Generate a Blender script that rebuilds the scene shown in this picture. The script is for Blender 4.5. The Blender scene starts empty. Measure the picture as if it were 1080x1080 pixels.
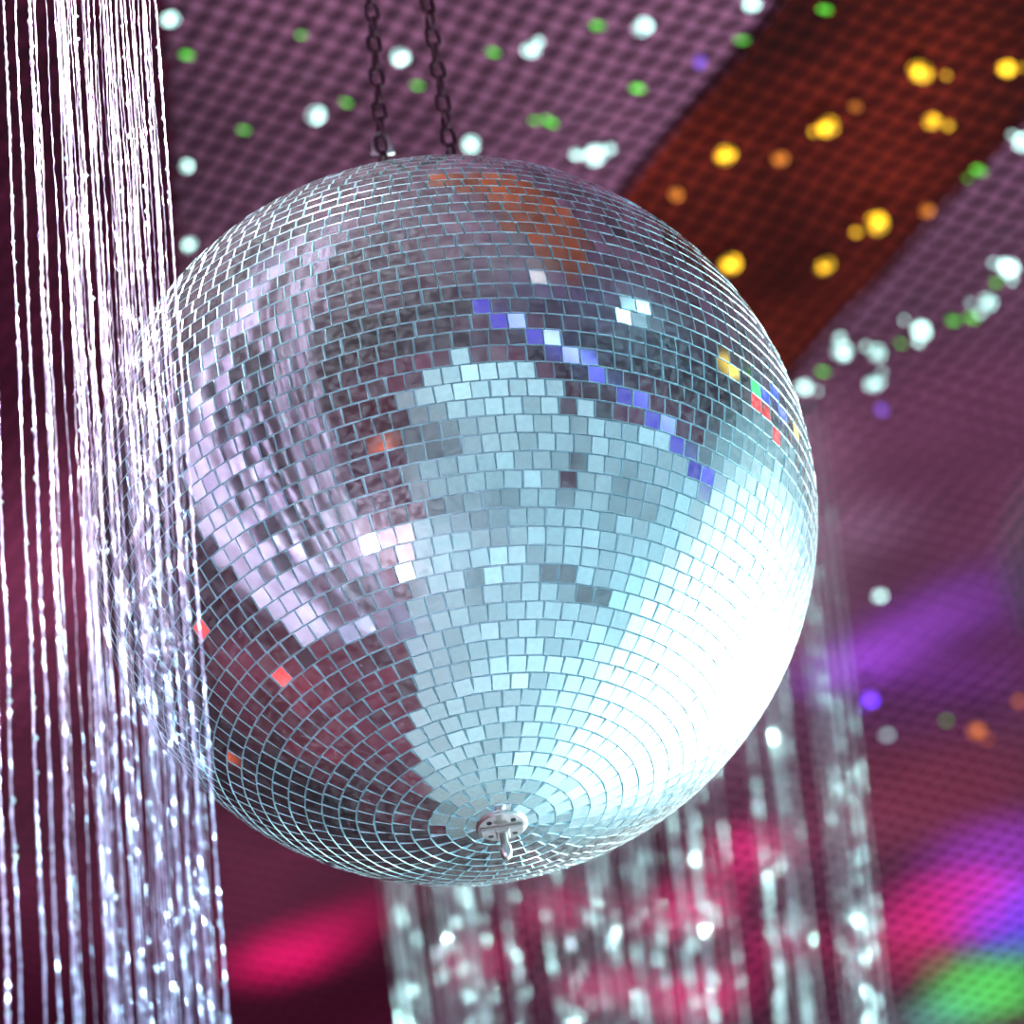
import bpy, math, random
from mathutils import Vector, Matrix
random.seed(7)
S=bpy.context.scene
S.view_settings.view_transform='Standard'
col=S.collection
# ---------------- camera maths ----------------
F=4500.0; R=0.25
def camdir(px,py): return Vector(((px-540)/F,(540-py)/F,-1)).normalized()
BC=(477,549)
d=camdir(*BC)
D=R/math.sin(math.atan(386/F))
def down_from(w,alpha):
    w=Vector(w); w=(w-w.dot(d)*d).normalized()
    return (-d)*math.cos(alpha)+w*math.sin(alpha)
ALPHA=math.radians(53.6)
uw=down_from((37,-320,0),ALPHA)
ub=down_from((52,-320,0),ALPHA)
Zc=-uw
Yc=Vector((0,0,-1)); Yc=(Yc-Yc.dot(Zc)*Zc).normalized()
Xc=Yc.cross(Zc)
M=Matrix((Xc,Yc,Zc))
camz=1.6
campos=Vector((0,0,camz)); C=M@d*D
campos=Vector((-C.x,-C.y,camz)); C=Vector((0,0,camz+C.z))
CZ=camz+3.45
cam=bpy.data.cameras.new("camera"); co=bpy.data.objects.new("camera",cam); col.objects.link(co)
co.matrix_world=Matrix.Translation(campos)@M.to_4x4()
cam.lens=150; cam.sensor_width=36; cam.sensor_height=36; cam.clip_end=100
cam.dof.use_dof=True; cam.dof.focus_distance=D-0.16; cam.dof.aperture_fstop=7.0
S.camera=co
def ray(px,py): return (M@camdir(px,py)).normalized()
def hitz(px,py,z):
    r=ray(px,py); return campos+r*((z-campos.z)/r.z)
def hity(px,py,y):
    r=ray(px,py); return campos+r*((y-campos.y)/r.y)
def refl(px,py):
    r=ray(px,py); oc=campos-C; b=oc.dot(r); disc=b*b-(oc.dot(oc)-R*R)
    if disc<0: disc=0
    p=campos+r*(-b-math.sqrt(disc)); n=(p-C).normalized()
    return (r-2*r.dot(n)*n).normalized()
# ---------------- helpers ----------------
def obj_from(name,verts,faces,mats=(),smooth=False,parent=None):
    me=bpy.data.meshes.new(name); me.from_pydata(verts,[],faces); me.update()
    for m in mats: me.materials.append(m)
    if smooth:
        for p in me.polygons: p.use_smooth=True
    o=bpy.data.objects.new(name,me); col.objects.link(o)
    if parent: o.parent=parent
    return o
def meta(o,label,cat,**k):
    o["label"]=label; o["category"]=cat
    for a,b in k.items(): o[a]=b
def pmat(name,base,metal=0,rough=.5,em=None,es=0,**kw):
    m=bpy.data.materials.new(name); m.use_nodes=True; n=m.node_tree.nodes; l=m.node_tree.links
    b=n["Principled BSDF"]; b.inputs["Base Color"].default_value=(*base,1)
    b.inputs["Metallic"].default_value=metal; b.inputs["Roughness"].default_value=rough
    if em: b.inputs["Emission Color"].default_value=(*em,1); b.inputs["Emission Strength"].default_value=es
    return m,n,l,b
def addnoise(n,l,b,c1,c2,scale,coord="Object"):
    tc=n.new("ShaderNodeTexCoord"); t=n.new("ShaderNodeTexNoise"); t.inputs["Scale"].default_value=scale
    r=n.new("ShaderNodeValToRGB"); r.color_ramp.elements[0].color=(*c1,1); r.color_ramp.elements[1].color=(*c2,1)
    r.color_ramp.elements[0].position=.35; r.color_ramp.elements[1].position=.65
    l.new(tc.outputs[coord],t.inputs["Vector"]); l.new(t.outputs["Fac"],r.inputs["Fac"]); l.new(r.outputs["Color"],b.inputs["Base Color"])
def tube(verts,faces,path,rad,k=8,closed=False,matid=None):
    n=len(path); base=len(verts); 
    prev=None
    for i,p in enumerate(path):
        if closed: t=(path[(i+1)%n]-path[i-1]).normalized()
        else: t=(path[min(i+1,n-1)]-path[max(i-1,0)]).normalized()
        if prev is None:
            a=t.orthogonal().normalized()
        else:
            a=(prev-prev.dot(t)*t).normalized()
        prev=a; b=t.cross(a)
        r=rad[i] if isinstance(rad,(list,tuple)) else rad
        for j in range(k):
            an=2*math.pi*j/k; verts.append(p+a*math.cos(an)*r+b*math.sin(an)*r)
    m=n if closed else n-1
    for i in range(m):
        for j in range(k):
            a0=base+i*k+j; a1=base+i*k+(j+1)%k; i2=(i+1)%n
            faces.append((a0,a1,base+i2*k+(j+1)%k,base+i2*k+j))
    if not closed:
        faces.append(tuple(base+j for j in range(k))[::-1]); faces.append(tuple(base+(n-1)*k+j for j in range(k)))
def lathe(verts,faces,prof,k=40):
    base=len(verts)
    for (r,z) in prof:
        for j in range(k):
            a=2*math.pi*j/k; verts.append(Vector((r*math.cos(a),r*math.sin(a),z)))
    for i in range(len(prof)-1):
        for j in range(k):
            faces.append((base+i*k+j,base+i*k+(j+1)%k,base+(i+1)*k+(j+1)%k,base+(i+1)*k+j))
    faces.append(tuple(base+j for j in range(k))[::-1]); faces.append(tuple(base+(len(prof)-1)*k+j for j in range(k)))
def box(verts,faces,lo,hi):
    b=len(verts)
    for z in (lo[2],hi[2]):
        for x,y in ((lo[0],lo[1]),(hi[0],lo[1]),(hi[0],hi[1]),(lo[0],hi[1])): verts.append(Vector((x,y,z)))
    for f in ((3,2,1,0),(4,5,6,7),(0,1,5,4),(1,2,6,5),(2,3,7,6),(3,0,4,7)): faces.append(tuple(b+i for i in f))
# ---------------- mirror ball ----------------
ball=bpy.data.objects.new("mirror_ball",None); col.objects.link(ball)
meta(ball,"large silver mirror ball of small square tiles, hanging from chains","disco ball")
bz=-(M@ub).normalized(); 
bx=Vector((1,0,0)); bx=(bx-bx.dot(bz)*bz).normalized(); by=bz.cross(bx)
ball.matrix_world=Matrix.Translation(C)@Matrix((bx,by,bz)).transposed().to_4x4()
mt=bpy.data.materials.new("mirror_glass"); mt.use_nodes=True; n=mt.node_tree.nodes; l=mt.node_tree.links
b=n["Principled BSDF"]; b.inputs["Metallic"].default_value=1; b.inputs["Roughness"].default_value=.06
at=n.new("ShaderNodeAttribute"); at.attribute_name="tile_random"
mr=n.new("ShaderNodeMapRange"); mr.inputs["To Min"].default_value=.70; mr.inputs["To Max"].default_value=.97
l.new(at.outputs["Fac"],mr.inputs["Value"])
cc=n.new("ShaderNodeCombineColor"); 
for i in range(3): l.new(mr.outputs[0],cc.inputs[i])
l.new(cc.outputs[0],b.inputs["Base Color"])
gl=n.new("ShaderNodeBsdfAnisotropic"); gl.inputs["Roughness"].default_value=.42; gl.inputs["Color"].default_value=(.78,.88,.92,1)
df=n.new("ShaderNodeBsdfDiffuse"); df.inputs["Color"].default_value=(.74,.80,.82,1)
m1=n.new("ShaderNodeMixShader"); m1.inputs[0].default_value=.5; l.new(gl.outputs[0],m1.inputs[1]); l.new(df.outputs[0],m1.inputs[2])
tc=n.new("ShaderNodeTexCoord"); nz=n.new("ShaderNodeTexNoise"); nz.inputs["Scale"].default_value=230; nz.inputs["Detail"].default_value=5
l.new(tc.outputs["Object"],nz.inputs["Vector"])
dm=n.new("ShaderNodeMapRange"); dm.inputs["From Min"].default_value=.38; dm.inputs["From Max"].default_value=.70; dm.inputs["To Min"].default_value=.04; dm.inputs["To Max"].default_value=.20
l.new(nz.outputs["Fac"],dm.inputs["Value"])
m2=n.new("ShaderNodeMixShader"); l.new(dm.outputs[0],m2.inputs[0]); l.new(b.outputs[0],m2.inputs[1]); l.new(m1.outputs[0],m2.inputs[2])
l.new(m2.outputs[0],n["Material Output"].inputs["Surface"])
medge,_,_,_=pmat("tile_edge",(.60,.82,.86),.7,.3)
mcore,_,_,_=pmat("grout",(.30,.46,.49),.2,.5)
T=0.0119; th=.0022; gap=.0007
verts=[];faces=[];mi=[];rnd=[]
rows=int(round(math.pi*R/T))
for i in range(rows):
    phi=-math.pi/2+(i+.5)*math.pi/rows
    if R*math.cos(phi)<.012: continue
    cnt=int(2*math.pi*R*math.cos(phi)/T)
    off=random.random()*6.28
    rowt=random.gauss(0,.004)
    for j in range(cnt):
        la=off+2*math.pi*j/cnt+random.gauss(0,.0009)
        nn=Vector((math.cos(phi)*math.cos(la),math.cos(phi)*math.sin(la),math.sin(phi)))
        e=Vector((-math.sin(la),math.cos(la),0)); u=nn.cross(e)
        tw=random.gauss(0,.028)
        e2=e*math.cos(tw)+u*math.sin(tw); u2=u*math.cos(tw)-e*math.sin(tw)
        sg=.007 if random.random()<.93 else .025
        tx=random.gauss(0,sg); ty=rowt+random.gauss(0,sg)
        c=nn*(R-th)
        h=(T-gap)/2*random.uniform(.97,1.01); hh=(T-gap)/2*random.uniform(.97,1.01)
        q=[]
        for lev,s in ((0,1),(th*.75,1),(th,.962)):
            for (a,bq) in ((-1,-1),(1,-1),(1,1),(-1,1)):
                q.append(c+e2*a*h*s+u2*bq*hh*s+nn*(lev+ (a*tx+bq*ty)*h*(1 if lev>0 else 0)))
        k=len(verts); verts+=q
        r0=random.random()
        faces.append((k+8,k+9,k+10,k+11)); mi.append(0); rnd.append(r0)
        for s in (0,4):
            for (a,bq) in ((0,1),(1,2),(2,3),(3,0)):
                faces.append((k+s+a,k+s+bq,k+s+4+bq,k+s+4+a)); mi.append(1); rnd.append(r0)
tiles=obj_from("mirror_tiles",verts,faces,(mt,medge),parent=ball)
tiles.data.polygons.foreach_set("material_index",mi)
at_=tiles.data.attributes.new("tile_random","FLOAT","FACE"); at_.data.foreach_set("value",rnd)
# core
prof=[]; 
for i in range(1,64):
    a=-math.pi/2+i*math.pi/64; prof.append(((R-th*.8)*math.cos(a),(R-th*.8)*math.sin(a)))
v=[];f=[]; lathe(v,f,prof,96); obj_from("ball_core",v,f,(mcore,),True,ball)
# bottom fitting
msil,_,_,_=pmat("brushed_steel",(.62,.61,.58),1,.35)
mdark,_,_,_=pmat("dark_hole",(.01,.01,.015),0,.6)
v=[];f=[]; lathe(v,f,[(.0170,-R+.003),(.0170,-R-.0005),(.0158,-R-.0015),(.010,-R-.0018)],48)
obj_from("bottom_cap",v,f,(msil,),parent=ball)
v=[];f=[]; box(v,f,(-.0145,-.0030,-R-.0045),(.0145,.0030,-R-.0018)); box(v,f,(-.0045,-.0045,-R-.0075),(.0045,.0045,-R-.0045))
o=obj_from("cross_bracket",v,f,(msil,),parent=ball); bm=o.modifiers.new("b","BEVEL"); bm.width=.0008; bm.segments=2
for a in range(4):
    an=math.radians(45+90*a); cx,cy=.0112*math.cos(an),.0112*math.sin(an)
    v=[];f=[]; lathe(v,f,[(.0018,-R-.0012),(.0018,-R-.0021)],14)
    for q in v: q.x+=cx; q.y+=cy
    obj_from("cap_hole",v,f,(mdark,),parent=ball)
v=[];f=[]; lathe(v,f,[(.0026,-R-.006),(.0026,-R-.015),(.0040,-R-.016),(.0043,-R-.020),(.0032,-R-.024),(.001,-R-.026)],20)
obj_from("eye_bolt",v,f,(msil,),True,ball)
v=[];f=[]; lathe(v,f,[(.03,R-.004),(.03,R+.004),(.018,R+.008),(.008,R+.012),(.008,R+.030),(.004,R+.032)],40)
obj_from("top_cap",v,f,(msil,),parent=ball)
# ---------------- chains ----------------
mch,nn_,ll_,bb_=pmat("dark_chain_metal",(.045,.012,.022),.5,.45)
ytop=(C+bz*(R+.02)).y
topz=(C+bz*(R+.03)).z
def link(v,f,p,t,rot,L=.0205,W=.0130,wr=.0017):
    a=Vector((1,0,0)); a=(a-a.dot(t)*t).normalized(); b=t.cross(a)
    s=a*math.cos(rot)+b*math.sin(rot)
    path=[]; hr=W/2-wr; st=L/2-wr-hr
    for i in range(7):
        an=math.pi*i/6; path.append(p+t*(st+hr*math.sin(an))+s*hr*math.cos(an))
    for i in range(7):
        an=math.pi+math.pi*i/6; path.append(p+t*(-st+hr*math.sin(an))+s*hr*math.cos(an))
    tube(v,f,path,wr,8,True)
pitch=.0168
def chain(bot,top,lab):
    t=(top-bot).normalized()
    ch=bpy.data.objects.new("chain",None); col.objects.link(ch); ch.location=bot
    meta(ch,lab,"chain",group="chains holding the mirror ball")
    v=[];f=[]; k=int((top-bot).length/pitch)
    for i in range(k+1):
        link(v,f,t*(i*pitch+random.gauss(0,.0002)),t,(math.pi/2 if i%2 else 0)+.4+.12*math.sin(i*.6))
    obj_from("chain_links",v,f,(mch,),True,ch); return ch
hooks=[]
for (pa,pb,lab) in (((403,160),(391,0),"dark metal link chain with a small steel shackle"),((475,160),(450,0),"dark metal link chain holding up the mirror ball")):
    A=hity(*pa,ytop); B=hity(*pb,ytop); t=(B-A).normalized()
    bot=A+t*((topz-A.z)/t.z)
    top=A+t*((A.z+.46-A.z)/t.z)
    ch=chain(bot,top,lab); hooks.append((bot,t,A,ch,top))
T0,T1=hooks[0][4],hooks[1][4]; mid=(T0+T1)/2+Vector((0,0,.026))
hw=(T0-T1).length/2+.004
ch3=chain(mid+Vector((0,0,.034)),Vector((mid.x-.02,mid.y,CZ-.03)),"single dark metal link chain reaching up to the ceiling")
v=[];f=[]; tube(v,f,[Vector((hw*math.cos(a_),0,-.016+.028*math.sin(a_))) for a_ in [math.pi*2*i/24 for i in range(24)]],.0026,8,True)
o=obj_from("ring",v,f,(mch,),True,ch3)
o.location=Vector((0,0,-.034))
bot,t,A,ch,_=hooks[0]
v=[];f=[]; p0=(A-bot)+t*.006
path=[p0+t*(.010*math.sin(a_)*1.2)+Vector((.006*math.cos(a_),0,0)) for a_ in [math.pi*i/10 for i in range(11)]]
path=[path[0]-t*.008]+path+[path[-1]-t*.008]
tube(v,f,path,.0018,8); tube(v,f,[path[0]+Vector((.003,-.0,0)),path[-1]-Vector((.003,0,0))],.002,8)
obj_from("shackle",v,f,(msil,),True,ch)
v=[];f=[]
inv=ball.matrix_world.inverted()
P1=inv@hooks[0][0]; P2=inv@hooks[1][0]
base=Vector((0,0,R+.025))
tube(v,f,[P1,P1.lerp(base,.5),base,P2.lerp(base,.5),P2],.0028,10)
obj_from("hanger_bar",v,f,(msil,),True,ball)
# ---------------- ceiling ----------------
bandL=[hitz(870,-60,CZ),hitz(655,200,CZ)]
bandR=[hitz(1090,90,CZ),hitz(852,378,CZ)]
bd=(bandL[1]-bandL[0]); bdir=bd.normalized(); bang=math.atan2(bdir.y,bdir.x)
def netmat(name,c_cell,c_line,period,ang,rough=.8,noise=(.55,1.2),nsc=1.9):
    m,n,l,b=pmat(name,c_cell,0,rough); b.inputs["Specular IOR Level"].default_value=.1
    tc=n.new("ShaderNodeTexCoord"); mp=n.new("ShaderNodeMapping"); mp.inputs["Rotation"].default_value=(0,0,-ang)
    wn=n.new("ShaderNodeTexNoise"); wn.inputs["Scale"].default_value=1.6
    l.new(tc.outputs["Object"],wn.inputs["Vector"])
    va=n.new("ShaderNodeVectorMath"); va.operation='MULTIPLY_ADD'; va.inputs[1].default_value=(.08,.08,0)
    l.new(wn.outputs["Color"],va.inputs[0]); l.new(tc.outputs["Object"],va.inputs[2]); l.new(va.outputs[0],mp.inputs["Vector"])
    sp=n.new("ShaderNodeSeparateXYZ"); l.new(mp.outputs[0],sp.inputs[0])
    outs=[]
    for ax in (0,1):
        a=n.new("ShaderNodeMath"); a.operation='MULTIPLY'; a.inputs[1].default_value=2*math.pi/period; l.new(sp.outputs[ax],a.inputs[0])
        s=n.new("ShaderNodeMath"); s.operation='SINE'; l.new(a.outputs[0],s.inputs[0])
        r=n.new("ShaderNodeMapRange"); r.inputs["From Min"].default_value=-.8; r.inputs["From Max"].default_value=-.25; l.new(s.outputs[0],r.inputs["Value"]); outs.append(r)
    mx=n.new("ShaderNodeMath"); mx.operation='MULTIPLY'; l.new(outs[0].outputs[0],mx.inputs[0]); l.new(outs[1].outputs[0],mx.inputs[1])
    mix=n.new("ShaderNodeMix"); mix.data_type='RGBA'; l.new(mx.outputs[0],mix.inputs[0])
    mix.inputs[6].default_value=(*c_line,1); mix.inputs[7].default_value=(*c_cell,1)
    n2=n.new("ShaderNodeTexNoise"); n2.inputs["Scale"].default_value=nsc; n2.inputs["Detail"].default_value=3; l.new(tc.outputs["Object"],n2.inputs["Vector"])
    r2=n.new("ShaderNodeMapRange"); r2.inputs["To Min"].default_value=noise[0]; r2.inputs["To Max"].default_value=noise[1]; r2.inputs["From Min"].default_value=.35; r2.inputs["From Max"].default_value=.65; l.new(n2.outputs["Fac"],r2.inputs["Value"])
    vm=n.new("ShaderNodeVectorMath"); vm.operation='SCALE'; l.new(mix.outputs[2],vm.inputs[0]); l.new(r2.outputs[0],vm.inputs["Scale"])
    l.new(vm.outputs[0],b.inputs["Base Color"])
    return m
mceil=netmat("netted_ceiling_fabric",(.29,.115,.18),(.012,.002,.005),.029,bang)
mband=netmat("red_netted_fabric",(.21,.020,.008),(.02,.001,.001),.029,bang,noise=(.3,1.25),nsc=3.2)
mdk=netmat("maroon_added_sheet",(.10,.010,.032),(.02,.002,.007),.029,bang)
X0,X1,Y0,Y1=-5,5,campos.y-3.5,campos.y+8
def slab(name,lo,hi,mat,lab,cat):
    v=[];f=[]; box(v,f,lo,hi); o=obj_from(name,v,f,(mat,)); meta(o,lab,cat,kind="structure"); return o
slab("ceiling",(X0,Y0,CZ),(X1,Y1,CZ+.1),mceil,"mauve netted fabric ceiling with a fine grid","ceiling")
mwall,n,l,b=pmat("maroon_wall",(.16,.03,.07),0,.8); addnoise(n,l,b,(.08,.004,.02),(.17,.009,.04),3)
mfl,n,l,b=pmat("pale_floor",(.6,.6,.6),0,.5); addnoise(n,l,b,(.26,.28,.30),(.50,.50,.52),2.2)
mwf,n,l,b=pmat("pale_bounce_cloth",(.6,.6,.6),0,.7); addnoise(n,l,b,(.42,.44,.46),(.68,.68,.70),1.4)
mcp,n,l,b=pmat("maroon_added_floor_sheet",(.14,.01,.03),0,.9); addnoise(n,l,b,(.04,.001,.008),(.18,.004,.026),1.6)
slab("floor",(X0,Y0,-.1),(X1,Y1,0),mfl,"pale dance floor lit by coloured lights","floor")
slab("wall_back",(X0,Y1,0),(X1,Y1+.1,CZ),mwall,"dark maroon wall","wall")
slab("wall_front",(X0,Y0-.1,0),(X1,Y0,CZ),mwall,"dark maroon wall","wall")
slab("wall_left",(X0-.1,Y0,0),(X0,Y1,CZ),mwall,"dark maroon wall","wall")
slab("wall_right",(X1,Y0,0),(X1+.1,Y1,CZ),mwall,"dark maroon wall","wall")
v=[];f=[]; box(v,f,(X0+.05,Y0+.2,.0),(-.9,Y1-.1,.012)); o=obj_from("added_floor_sheet",v,f,(mcp,)); meta(o,"dark maroon sheet added on the floor for the maroon lower-left reflection","added_floor_sheet")  # unseen maroon sheet, added so the lower-left tiles mirror maroon
mblk,_,_,_=pmat("black_lamp_housing",(.02,.02,.025),.3,.4)
pnl=bpy.data.objects.new("bounce_panel",None); col.objects.link(pnl); meta(pnl,"large pale panel with a peaked top, added to brighten the ball reflection","bounce panel")  # unseen pale panel added so the ball mirrors a bright area
pk=[(-1.1,.05),(4.6,.05),(4.6,4.0),(2.4,4.55),(.7,4.9),(-.1,4.3),(-1.1,3.2)]
v=[Vector((x,Y0+.03,z)) for x,z in pk]+[Vector((x,Y0+.05,z)) for x,z in pk]; k=len(pk)
f=[tuple(range(k)),tuple(range(k,2*k))[::-1]]+[(i,k+i,k+(i+1)%k,(i+1)%k) for i in range(k)]
obj_from("bounce_panel_cloth",v,f,(mwf,),parent=pnl)
v=[];f=[]; tube(v,f,[Vector((x,Y0+.05,z)) for x,z in pk],.028,8,True); obj_from("bounce_panel_frame",v,f,(mblk,),parent=pnl)
pnl=bpy.data.objects.new("bounce_panel",None); col.objects.link(pnl); meta(pnl,"long low pale panel added along the side wall to brighten the ball reflection","bounce panel")  # second unseen panel, added to lighten a dark wedge in the reflection
v=[];f=[]; box(v,f,(X1-.05,Y0+.3,.05),(X1-.03,Y0+5.2,3.5)); obj_from("bounce_panel_cloth",v,f,(mwf,),parent=pnl)
v=[];f=[]
for lo,hi in (((X1-.07,Y0+.24,3.5),(X1-.02,Y0+5.26,3.56)),((X1-.07,Y0+.24,0),(X1-.02,Y0+.3,3.56)),((X1-.07,Y0+5.2,0),(X1-.02,Y0+5.26,3.56)),((X1-.07,Y0+.3,0),(X1-.02,Y0+5.2,.05))): box(v,f,lo,hi)
obj_from("bounce_panel_frame",v,f,(mblk,),parent=pnl)
# fabric strips
nr=Vector((-bdir.y,bdir.x,0)); wdt=((bandR[0]+bandR[1])/2-bandL[0]).dot(nr)
def strip(name,p0,p1,side,wd,mat,lab,z):
    v=[];f=[]; N=60
    for i in range(N+1):
        p=p0.lerp(p1,i/N)
        for j in range(9):
            q=p+side*wd*j/8; v.append(Vector((q.x,q.y,z-.008*math.sin(math.pi*j/8)-.003*math.sin(i*.7))))
    for i in range(N):
        for j in range(8): k=i*9+j; f.append((k,k+1,k+10,k+9))
    o=obj_from(name,v,f,(mat,),True); meta(o,lab,"fabric strip"); return o
a0=bandL[0]-bdir*.9; a1=hitz(520,380,CZ); a1=bandL[0]+bdir*((a1-bandL[0]).dot(bdir))
strip("fabric_banner",a0,a1,nr,wdt,mband,"long rust-red netted fabric strip stretched under the ceiling",CZ-.012)
mband2=netmat("rust_added_strip",(.48,.085,.012),(.2,.03,.005),.030,bang,noise=(.3,1.2),nsc=9)
def rhit(px,py):
    r=refl(px,py); return C+r*((CZ-C.z)/r.z)
q0=rhit(445,203); q1=rhit(575,300); dd=(q1-q0).normalized(); sd=Vector((-dd.y,dd.x,0))
w_=(rhit(560,198)-q0).dot(sd)
strip("fabric_banner",q0,q1,sd,max(-.9,min(.9,w_))*.9,mband2,"short rust-red netted strip added above the ball for its orange reflection",CZ-.014)  # extra strip, placed for the orange patch mirrored in the ball
pA=[hitz(170,-120,CZ),hitz(205,600,CZ),hitz(330,800,CZ),hitz(470,900,CZ),hitz(430,1250,CZ),hitz(-250,1250,CZ),hitz(-250,-120,CZ)]
v=[Vector((q.x,q.y,CZ-.018)) for q in pA]+[Vector((q.x,q.y,CZ-.012)) for q in pA]
f=[tuple(range(7)),tuple(range(7,14))]+[(i,(i+1)%7,7+(i+1)%7,7+i) for i in range(7)]
o=obj_from("added_dark_sheet",v,f,(mdk,)); meta(o,"dark maroon netted sheet added to darken the ceiling beside the curtain","dark sheet")  # sheet added to darken the ceiling seen through the curtain gaps
mblackc,n,l,b=pmat("black_cherry_added_sheet",(.03,.003,.01),0,.9); addnoise(n,l,b,(.03,.001,.008),(.09,.004,.024),2)
yy=max(-3.4,min(-1.6,rhit(500,322).y))
v=[];f=[]; box(v,f,(-1.5,Y0+.15,CZ-.024),(3.2,yy,CZ-.012)); o=obj_from("added_dark_sheet",v,f,(mblackc,)); meta(o,"near-black cherry sheet added under the ceiling to darken the upper ball reflection","dark sheet")  # unseen sheet added to darken a band of the ball's reflection
# ---------------- bulbs standing in for the ball's light spots ----------------
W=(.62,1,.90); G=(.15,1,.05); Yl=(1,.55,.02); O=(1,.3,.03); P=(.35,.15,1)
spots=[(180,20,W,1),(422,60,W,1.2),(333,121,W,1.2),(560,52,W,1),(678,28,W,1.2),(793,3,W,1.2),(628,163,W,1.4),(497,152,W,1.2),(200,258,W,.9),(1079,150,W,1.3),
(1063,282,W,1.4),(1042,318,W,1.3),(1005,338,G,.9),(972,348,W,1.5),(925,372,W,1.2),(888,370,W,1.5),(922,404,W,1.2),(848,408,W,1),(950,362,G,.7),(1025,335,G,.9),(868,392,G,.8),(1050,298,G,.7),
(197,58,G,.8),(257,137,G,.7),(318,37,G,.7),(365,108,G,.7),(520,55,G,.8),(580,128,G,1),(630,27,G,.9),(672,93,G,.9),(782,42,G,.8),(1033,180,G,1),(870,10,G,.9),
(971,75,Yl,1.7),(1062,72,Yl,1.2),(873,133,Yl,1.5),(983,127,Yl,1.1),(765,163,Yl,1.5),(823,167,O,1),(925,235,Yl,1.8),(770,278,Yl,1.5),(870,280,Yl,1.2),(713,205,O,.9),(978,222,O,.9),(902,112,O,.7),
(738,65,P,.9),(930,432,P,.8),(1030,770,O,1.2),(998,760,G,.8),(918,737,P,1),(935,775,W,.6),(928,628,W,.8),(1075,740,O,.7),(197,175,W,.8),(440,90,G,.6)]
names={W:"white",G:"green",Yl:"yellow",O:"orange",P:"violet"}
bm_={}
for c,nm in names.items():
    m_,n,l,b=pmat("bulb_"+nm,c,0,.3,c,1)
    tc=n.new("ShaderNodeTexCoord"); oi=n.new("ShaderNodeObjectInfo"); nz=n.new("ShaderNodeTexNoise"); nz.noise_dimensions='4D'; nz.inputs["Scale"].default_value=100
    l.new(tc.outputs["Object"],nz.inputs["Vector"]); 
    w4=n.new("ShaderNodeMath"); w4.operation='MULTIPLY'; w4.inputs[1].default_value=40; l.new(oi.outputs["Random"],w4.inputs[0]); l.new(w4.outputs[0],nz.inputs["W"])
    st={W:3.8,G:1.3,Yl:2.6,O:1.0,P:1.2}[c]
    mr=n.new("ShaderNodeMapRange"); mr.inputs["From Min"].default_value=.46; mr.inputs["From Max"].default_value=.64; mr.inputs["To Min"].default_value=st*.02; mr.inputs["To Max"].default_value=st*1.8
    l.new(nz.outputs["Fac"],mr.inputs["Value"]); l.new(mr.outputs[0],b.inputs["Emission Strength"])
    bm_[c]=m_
msock,_,_,_=pmat("socket_plastic",(.03,.02,.03),0,.5)
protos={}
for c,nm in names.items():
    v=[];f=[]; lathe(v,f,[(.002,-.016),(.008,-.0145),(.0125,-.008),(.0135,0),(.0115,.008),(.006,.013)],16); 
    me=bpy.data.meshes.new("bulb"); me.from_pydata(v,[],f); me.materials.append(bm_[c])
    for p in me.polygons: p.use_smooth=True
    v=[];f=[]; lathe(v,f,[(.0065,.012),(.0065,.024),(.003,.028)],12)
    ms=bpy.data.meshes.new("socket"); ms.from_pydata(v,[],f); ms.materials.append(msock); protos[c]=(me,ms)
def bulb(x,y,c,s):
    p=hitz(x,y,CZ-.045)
    o=bpy.data.objects.new("stand_in_bulb",None); col.objects.link(o); o.location=p
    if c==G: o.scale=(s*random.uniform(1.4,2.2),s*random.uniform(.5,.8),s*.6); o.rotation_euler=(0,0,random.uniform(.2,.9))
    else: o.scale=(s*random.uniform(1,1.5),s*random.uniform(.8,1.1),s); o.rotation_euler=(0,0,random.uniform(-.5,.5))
    meta(o,"small glowing "+names[c]+" bulb standing in for a light spot on the ceiling","light spot bulb",group="bulbs standing in for light spots on the ceiling")
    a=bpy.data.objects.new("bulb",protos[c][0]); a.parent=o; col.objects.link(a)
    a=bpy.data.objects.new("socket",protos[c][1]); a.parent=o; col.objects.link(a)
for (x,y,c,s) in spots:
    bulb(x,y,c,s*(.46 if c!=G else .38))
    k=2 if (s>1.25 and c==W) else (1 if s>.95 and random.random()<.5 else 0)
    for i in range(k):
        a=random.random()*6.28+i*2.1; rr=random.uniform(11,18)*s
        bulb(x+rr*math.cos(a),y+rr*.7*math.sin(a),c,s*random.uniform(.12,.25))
# ---------------- strand curtains ----------------
def strandmat(name,base,rough,tr,metal=.85):
    m=bpy.data.materials.new(name); m.use_nodes=True; n=m.node_tree.nodes; l=m.node_tree.links
    b=n["Principled BSDF"]; b.inputs["Base Color"].default_value=(*base,1); b.inputs["Metallic"].default_value=metal; b.inputs["Roughness"].default_value=rough
    t=n.new("ShaderNodeBsdfTranslucent"); t.inputs["Color"].default_value=(*base,1)
    mx=n.new("ShaderNodeMixShader"); mx.inputs[0].default_value=tr
    l.new(b.outputs[0],mx.inputs[1]); l.new(t.outputs[0],mx.inputs[2]); l.new(mx.outputs[0],n["Material Output"].inputs["Surface"])
    return m
ms1=strandmat("tinsel_foil",(.93,.78,1),.25,.25,.6)
ms2=strandmat("crystal_thread",(.58,.46,.60),.3,.35,.6)
ms4=strandmat("far_crystal_thread",(.62,.64,.70),.3,.35,.6)
ms3=strandmat("crystal_bead",(.80,1,1),.25,.1,.7)
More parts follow.
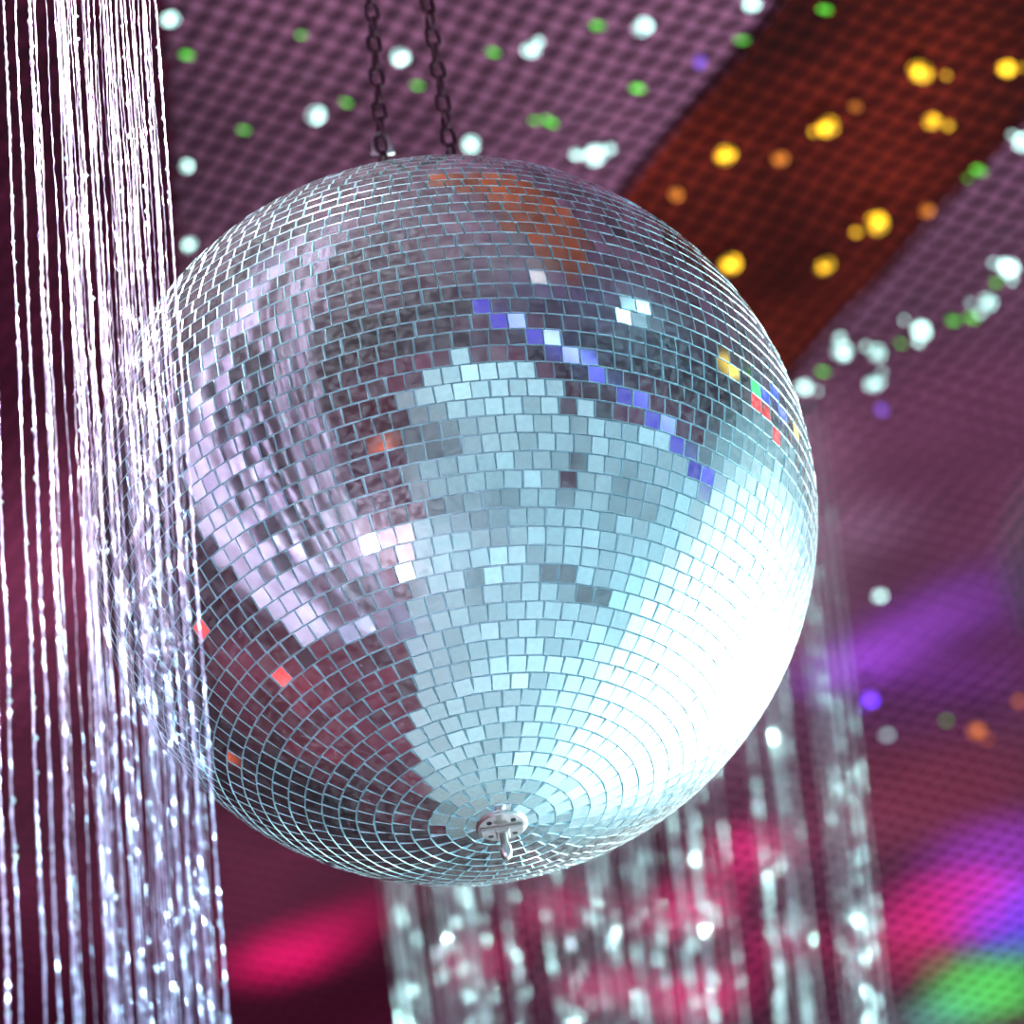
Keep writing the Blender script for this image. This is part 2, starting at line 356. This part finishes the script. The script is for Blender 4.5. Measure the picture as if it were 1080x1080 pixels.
def strands(lst,zt,zb,step,v,f,mid,mi,bead=.5,sxs=.0012,jit=.4):
    for (x,y,w,lean) in lst:
        n=int((zt-zb)/step); ph=random.random()*6.28; tw=random.uniform(-5,5); ph2=random.random()*6.28
        sx=random.gauss(0,sxs); base=len(v); wob=random.uniform(.0001,.0008)
        for i in range(n+1):
            z=zt-(zt-zb)*i/n; u=i/n
            a=ph+tw*z+.5*math.sin(z*23+ph2)+random.gauss(0,jit)
            ww=w*(.7+bead*random.random()**4+.45*(i%2))
            cx=x+lean*u+sx*u+wob*math.sin(z*31+ph)+random.gauss(0,.0002); cy=y+wob*math.cos(z*27+ph2)
            for k in range(4):
                an=a+k*1.5708
                v.append(Vector((cx+ww*math.cos(an)*.5,cy+ww*math.sin(an)*.5,z)))
        for i in range(n):
            for k in range(4):
                a0=base+i*4+k; a1=base+i*4+(k+1)%4
                f.append((a0,a1,a1+4,a0+4)); mi.append(mid)
yn=campos.y+ (D*math.cos(math.radians(36)))*.85
ref=[hity(px,540,yn).x for px in (0,206)]
lst=[];lst2=[]
x0,x1=ref; ppm=(x1-x0)/206
def X(px): return x0+px*ppm
px=-1500
while px<-30:
    lst.append((X(px),yn+random.uniform(-.04,.02),random.choice((.003,.005,.008)),0)); px+=random.uniform(14,40)
while px<92:
    lst.append((X(px),yn+random.uniform(-.04,.03),random.choice((.0008,.0012,.0016,.0023)),0)); px+=random.uniform(9,19)
px=98
while px<205: lst.append((X(px),yn+random.uniform(-.03,.01),random.uniform(.0006,.0014),0)); px+=random.uniform(8,17)
px=90
while px<206:
    lst2.append((X(px),yn+random.uniform(-.04,.01),random.uniform(.0004,.0008),0)); px+=random.uniform(1.8,5)
for i in range(5): lst2.append((X(random.uniform(0,100)),yn+random.uniform(-.04,.03),random.uniform(.0004,.0008),0))
v=[];f=[];mi=[]
strands(lst,CZ-.05,2.35,.0045,v,f,0,mi); strands(lst2,CZ-.05,2.35,.006,v,f,1,mi)
cur=bpy.data.objects.new("tinsel_curtain",None); col.objects.link(cur)
meta(cur,"shimmering silver-lilac beaded strand curtain hanging beside the mirror ball","curtain",kind="stuff")
o=obj_from("strands",v,f,(ms1,ms2),parent=cur); o.data.polygons.foreach_set("material_index",mi); o["kind"]="stuff"
v=[];f=[]
for i in range(380):
    sx_,sy_,sw_,_=random.choice([q for q in lst if q[0]>X(-20)])
    c=Vector((sx_,sy_,random.uniform(2.4,3.9))); r=random.uniform(.0009,.0018); k=len(v)
    an=random.random()*3.14; ax=Vector((math.cos(an),math.sin(an),0)); ay=Vector((-math.sin(an),math.cos(an),0)); az=Vector((0,0,1))
    v+=[c+az*r*1.6,c+ax*r,c+ay*r,c-ax*r,c-ay*r,c-az*r*1.6]
    for a,b_ in ((1,2),(2,3),(3,4),(4,1)): f.append((k,k+a,k+b_)); f.append((k+5,k+b_,k+a))
o=obj_from("crystal_beads",v,f,(ms3,),parent=cur); o["kind"]="stuff"
v=[];f=[]; tube(v,f,[Vector((X(-1520),yn,CZ-.05)),Vector((X(212),yn,CZ-.05))],.012,12); obj_from("curtain_rail",v,f,(msil,),True,cur)
# far curtain
tp=hitz(852,392,CZ); yf=tp.y
def farx(px,py): return hity(px,py,yf)
CT=CZ-.06
lst=[]
zb=farx(680,1080).z
N=100
for i in range(N):
    u=random.random()
    b_=farx(420+u*520,1080)
    xt=farx(330+u*530,392).x
    k=(CT-(zb-.4))/(CT-b_.z)
    lst.append((xt,yf+random.uniform(-.08,.08),random.uniform(.0005,.0014),(b_.x-xt)*k))
v=[];f=[];mi=[]
strands(lst,CT,zb-.4,.009,v,f,0,mi,.5,.003,.12)
cur=bpy.data.objects.new("crystal_curtain",None); col.objects.link(cur)
meta(cur,"silver crystal strand curtain with sparkling beads hanging behind the mirror ball","curtain",kind="stuff")
o=obj_from("strands",v,f,(ms4,),parent=cur); o["kind"]="stuff"
v=[];f=[];
for (x,y,w,lean) in lst:
    for g in range(8):
        u0=random.random()**.5
        for q in range(random.randint(2,6)):
            u=min(.999,max(0.02,u0+random.gauss(0,.012))); z=CT+(zb-.4-CT)*u
            c=Vector((x+lean*u,y-.004,z)); r=random.uniform(.0010,.0038); k=len(v)
            ax=Vector((1,random.gauss(0,.5),0)).normalized(); az=Vector((0,random.gauss(-.2,.4),1)).normalized(); nz_=ax.cross(az).normalized()*r*.5
            v+= [c+az*r*2.4,c+ax*r,c-az*r*2.4,c-ax*r,c+nz_,c-nz_]
            for a,b_ in ((0,1),(1,2),(2,3),(3,0)): f.append((k+a,k+b_,k+4)); f.append((k+b_,k+a,k+5))
o=obj_from("crystal_beads",v,f,(ms3,),parent=cur); o["kind"]="stuff"
v=[];f=[]; xa=min(q[0] for q in lst); xb=max(q[0] for q in lst)
tube(v,f,[Vector((xa,yf,CT)),Vector((xb,yf,CT))],.004,12); obj_from("curtain_rail",v,f,(mblk,),True,cur)
# ---------------- lights ----------------
def aim(o,t): o.rotation_euler=(Vector(t)-o.location).to_track_quat('-Z','Y').to_euler()
def spot(name,p,t,colr,power,ang,blend=.5,rad=.05):
    L=bpy.data.lights.new(name,'SPOT'); L.color=colr; L.energy=power; L.spot_size=math.radians(ang); L.spot_blend=blend; L.shadow_soft_size=rad
    o=bpy.data.objects.new(name,L); o.location=p; col.objects.link(o); aim(o,t); return o
def area(name,p,t,colr,power,sx,sy):
    L=bpy.data.lights.new(name,'AREA'); L.shape='RECTANGLE'; L.size=sx; L.size_y=sy; L.color=colr; L.energy=power
    o=bpy.data.objects.new(name,L); o.location=p; col.objects.link(o); aim(o,t); return o
r=refl(744,695)
LS=4.9
o=area("added_white_glow",C+r*2.0,C,(1,1,1),8*math.pi*LS*LS,LS,LS)  # unseen area light, falloff shaped for the white glow on the ball
L=o.data; L.spread=math.radians(145); L.use_nodes=True; n=L.node_tree.nodes; l=L.node_tree.links
em=n.get("Emission"); ge=n.new("ShaderNodeNewGeometry")
sub=n.new("ShaderNodeVectorMath"); sub.operation='SUBTRACT'; sub.inputs[1].default_value=(.5,.5,0); l.new(ge.outputs["Parametric"],sub.inputs[0])
sx=n.new("ShaderNodeSeparateXYZ"); l.new(sub.outputs[0],sx.inputs[0])
cx_=n.new("ShaderNodeCombineXYZ"); l.new(sx.outputs[0],cx_.inputs[0]); l.new(sx.outputs[1],cx_.inputs[1])
ln=n.new("ShaderNodeVectorMath"); ln.operation='LENGTH'; l.new(cx_.outputs[0],ln.inputs[0])
rp=n.new("ShaderNodeValToRGB"); rp.color_ramp.interpolation='EASE'
e=rp.color_ramp.elements; e[0].position=0; e[0].color=(1,1,1,1); e[1].position=.5; e[1].color=(0,0,0,1)
x_=e.new(.13); x_.color=(.42,.56,.58,1); x_=e.new(.24); x_.color=(.095,.155,.17,1); x_=e.new(.38); x_.color=(.018,.045,.054,1)
l.new(ln.outputs["Value"],rp.inputs[0]); l.new(rp.outputs[0],em.inputs["Color"]); em.inputs["Strength"].default_value=1
r=refl(775,712)
spot("added_white_rim_spot",C+r*2.6,C,(.80,1,.98),4200,13,.4,.08)  # unseen spot added to brighten the ball's lower-right rim
spot("cyan_floor_light",(2.2,-1.0,CZ-.1),(1.2,-1.8,0),(.42,.86,1),2000,95,.25,.1)
spot("added_cyan_panel_light",(1.6,-1.5,CZ-.6),(1.2,Y0,2.0),(.48,.87,1),1250,112,.4,.1)  # unseen spot added to light the peaked pale panel
spot("added_cyan_side_light",(2.2,-2.6,4.0),(X1,-2.4,1.8),(.40,.84,1),380,125,.6,.1)  # unseen spot added to light the pale side panel
spot("added_teal_floor_light",(2.6,4.4,CZ-.3),(.6,2.6,0),(.62,.95,.98),1800,80,.8,.1)  # unseen spot added to brighten the rear floor mirrored near the pole
spot("added_red_wall_light",(-1.5,-3.2,3.2),(-2.2,Y0,4.6),(1,.15,.3),50,110,1,.05)  # unseen spot added to redden the wall the ball mirrors
spot("mauve_wash",(.3,3.4,.4),(.3,3.2,CZ),(1,.50,.84),350,104,1,.05)
spot("mauve_wash",(-1.2,-3.2,.4),(-.4,-.4,CZ),(1,.76,.88),340,62,1,.06)
spot("added_magenta_sheet_light",(-3,0,CZ-.4),(-2.4,-1,0),(1,.10,.22),300,100,1,.05)  # unseen spot added to redden the sheet the ball mirrors
def cspot(px,py,c,pw,ang,blend=1):
    t=hitz(px,py,CZ); p=Vector((t.x*1.2+.2,t.y-.3,1.4)); spot("colour_spot",p,t,c,pw,ang,blend)
for (x,y,pw,an) in ((275,1008,3600,2.6),(320,990,5600,2.8),(365,965,3800,2.4),(400,945,2200,2.0)): cspot(x,y,(1,.01,.42),pw,an)
for i,(x,y) in enumerate(((880,712),(915,694),(955,672),(1000,648),(1048,622))): cspot(x,y,(.26,.12,1),[4200,3200,1900,1200,800][i],2.0+.3*i)
for i,(x,y) in enumerate(((930,705),(975,712),(1025,715))): cspot(x,y,(.30,.10,1),[1400,900,600][i],1.8+.3*i)
cspot(990,700,(.4,.1,1),400,8)
cspot(900,560,(.5,.9,1),450,2.2); cspot(945,548,(.5,.9,1),350,2.0)
cspot(1000,480,(1,.40,.85),200,10); cspot(980,840,(1,.16,.2),320,7)
cspot(1045,1045,(.03,1,.08),7500,3.6); cspot(1010,1020,(.03,1,.08),3000,1.8); cspot(990,1070,(.03,1,.6),2200,2.6); cspot(1070,1010,(.03,1,.15),2800,2.0)
cspot(1090,965,(.05,.08,1),7000,4.6); cspot(1060,905,(.3,.05,1),2000,5)
cspot(1005,955,(1,.02,.5),2600,4.4); cspot(950,1000,(1,.04,.3),1200,4)
for (x,y,pw,an) in ((500,1010,1900,3),(590,960,2200,2.8),(640,1040,2200,2.8),(720,960,3200,3.2),(780,900,1900,3.2),(740,1050,3200,3.4),(820,1000,1400,3)): cspot(x,y,(1,.02,.36),pw,an)
spot("lilac_curtain_light",(-1.6,campos.y-.4,1.0),(X(0),yn,3.3),(.90,.72,1),330,45,.8,.1)
spot("added_curtain_streak_light",(.9,-1.3,4.75),(-.75,yn,3.3),(.92,1,.99),3600,34,.8,.1)  # unseen spot added for bright curtain streaks mirrored in the ball
spot("far_curtain_light",(1.6,.3,1.2),(farx(700,900).x,yf,zb+.15),(.72,1,.97),4200,18,.8,.05)
# ---------------- neon tube added for the blue arc + stage lamps mirrored in the tiles ----------------
arc=bpy.data.objects.new("added_arc_tube",None); col.objects.link(arc); meta(arc,"curved glowing blue-violet neon tube on thin cables, added for the blue line mirrored in the ball","glow tube")  # unseen glowing tube, shaped so the tiles mirror a blue-violet line
mne=pmat("arc_violet",(.04,.03,.2),0,.6,(.13,.10,1),.6)[0]
pts=[C+refl(x,y)*2.6 for x,y in ((500,335),(540,350),(580,370),(615,392),(650,418),(685,450),(712,480),(738,515),(760,555))]
v=[];f=[]; tube(v,f,pts,.10,14); obj_from("added_glow_tube",v,f,(mne,),True,arc)
for i in (0,4,8):
    v=[];f=[]; tube(v,f,[pts[i],Vector((pts[i].x,pts[i].y,CZ-.025))],.004,6); obj_from("cable",v,f,(mblk,),True,arc)  # cables of the added tube
lampc={"red":(1,.03,.03),"orange":(1,.12,.02),"blue":(.03,.08,1),"green":(.05,1,.2),"yellow":(1,.7,.05)}
lm={k:pmat("lamp_lens_"+k,c,0,.3,c,1.2)[0] for k,c in lampc.items()}
for ii,(x,y,c,rad) in enumerate(((750,395,"yellow",.08),(776,408,"green",.08),(810,432,"blue",.10),(778,430,"red",.08),(801,452,"red",.08),(824,480,"red",.07),(834,458,"yellow",.06),(796,412,"blue",.07),(412,480,"orange",.07),(310,712,"red",.07),(250,795,"orange",.07),(222,655,"red",.06),(495,550,"blue",.03),(385,350,"orange",.05))):
    dist=1.9
    if x>740: dist=1.1+.11*ii; rad*=.58*(dist/1.1)
    dr=refl(x,y); p=C+dr*dist
    if p.z>CZ-.3: p=C+dr*((CZ-.35-C.z)/dr.z)
    o=bpy.data.objects.new("stage_lamp",None); col.objects.link(o); o.location=p
    meta(o,"small black stage lamp with a glowing "+c+" lens","stage lamp",group="coloured stage lamps around the ball")
    q=(C-p).to_track_quat('Z','Y').to_matrix().to_4x4()
    v=[];f=[]; lathe(v,f,[(rad*.6,-rad*1.2),(rad*.95,-rad*.9),(rad*1.05,-.004),(rad*1.12,.01)],24); h=obj_from("lamp_housing",v,f,(mblk,),True,o); h.matrix_local=q
    v=[];f=[]; lathe(v,f,[(rad*1.0,.009),(rad*.9,.016),(rad*.5,.021),(rad*.05,.023)],24); h=obj_from("lens",v,f,(lm[c],),True,o); h.matrix_local=q
    v=[];f=[]; s=(p-C).normalized()*rad*.9; e_=Vector((0,0,(CZ-.03-p.z-s.z) if (p.z>2.6) else -p.z-s.z+.012))
    tube(v,f,[s,s+e_],.008,8); obj_from("pole",v,f,(mblk,),True,o)
w=bpy.data.worlds.new("world"); S.world=w; w.use_nodes=True; w.node_tree.nodes["Background"].inputs[0].default_value=(.3,.1,.25,1); w.node_tree.nodes["Background"].inputs[1].default_value=.2
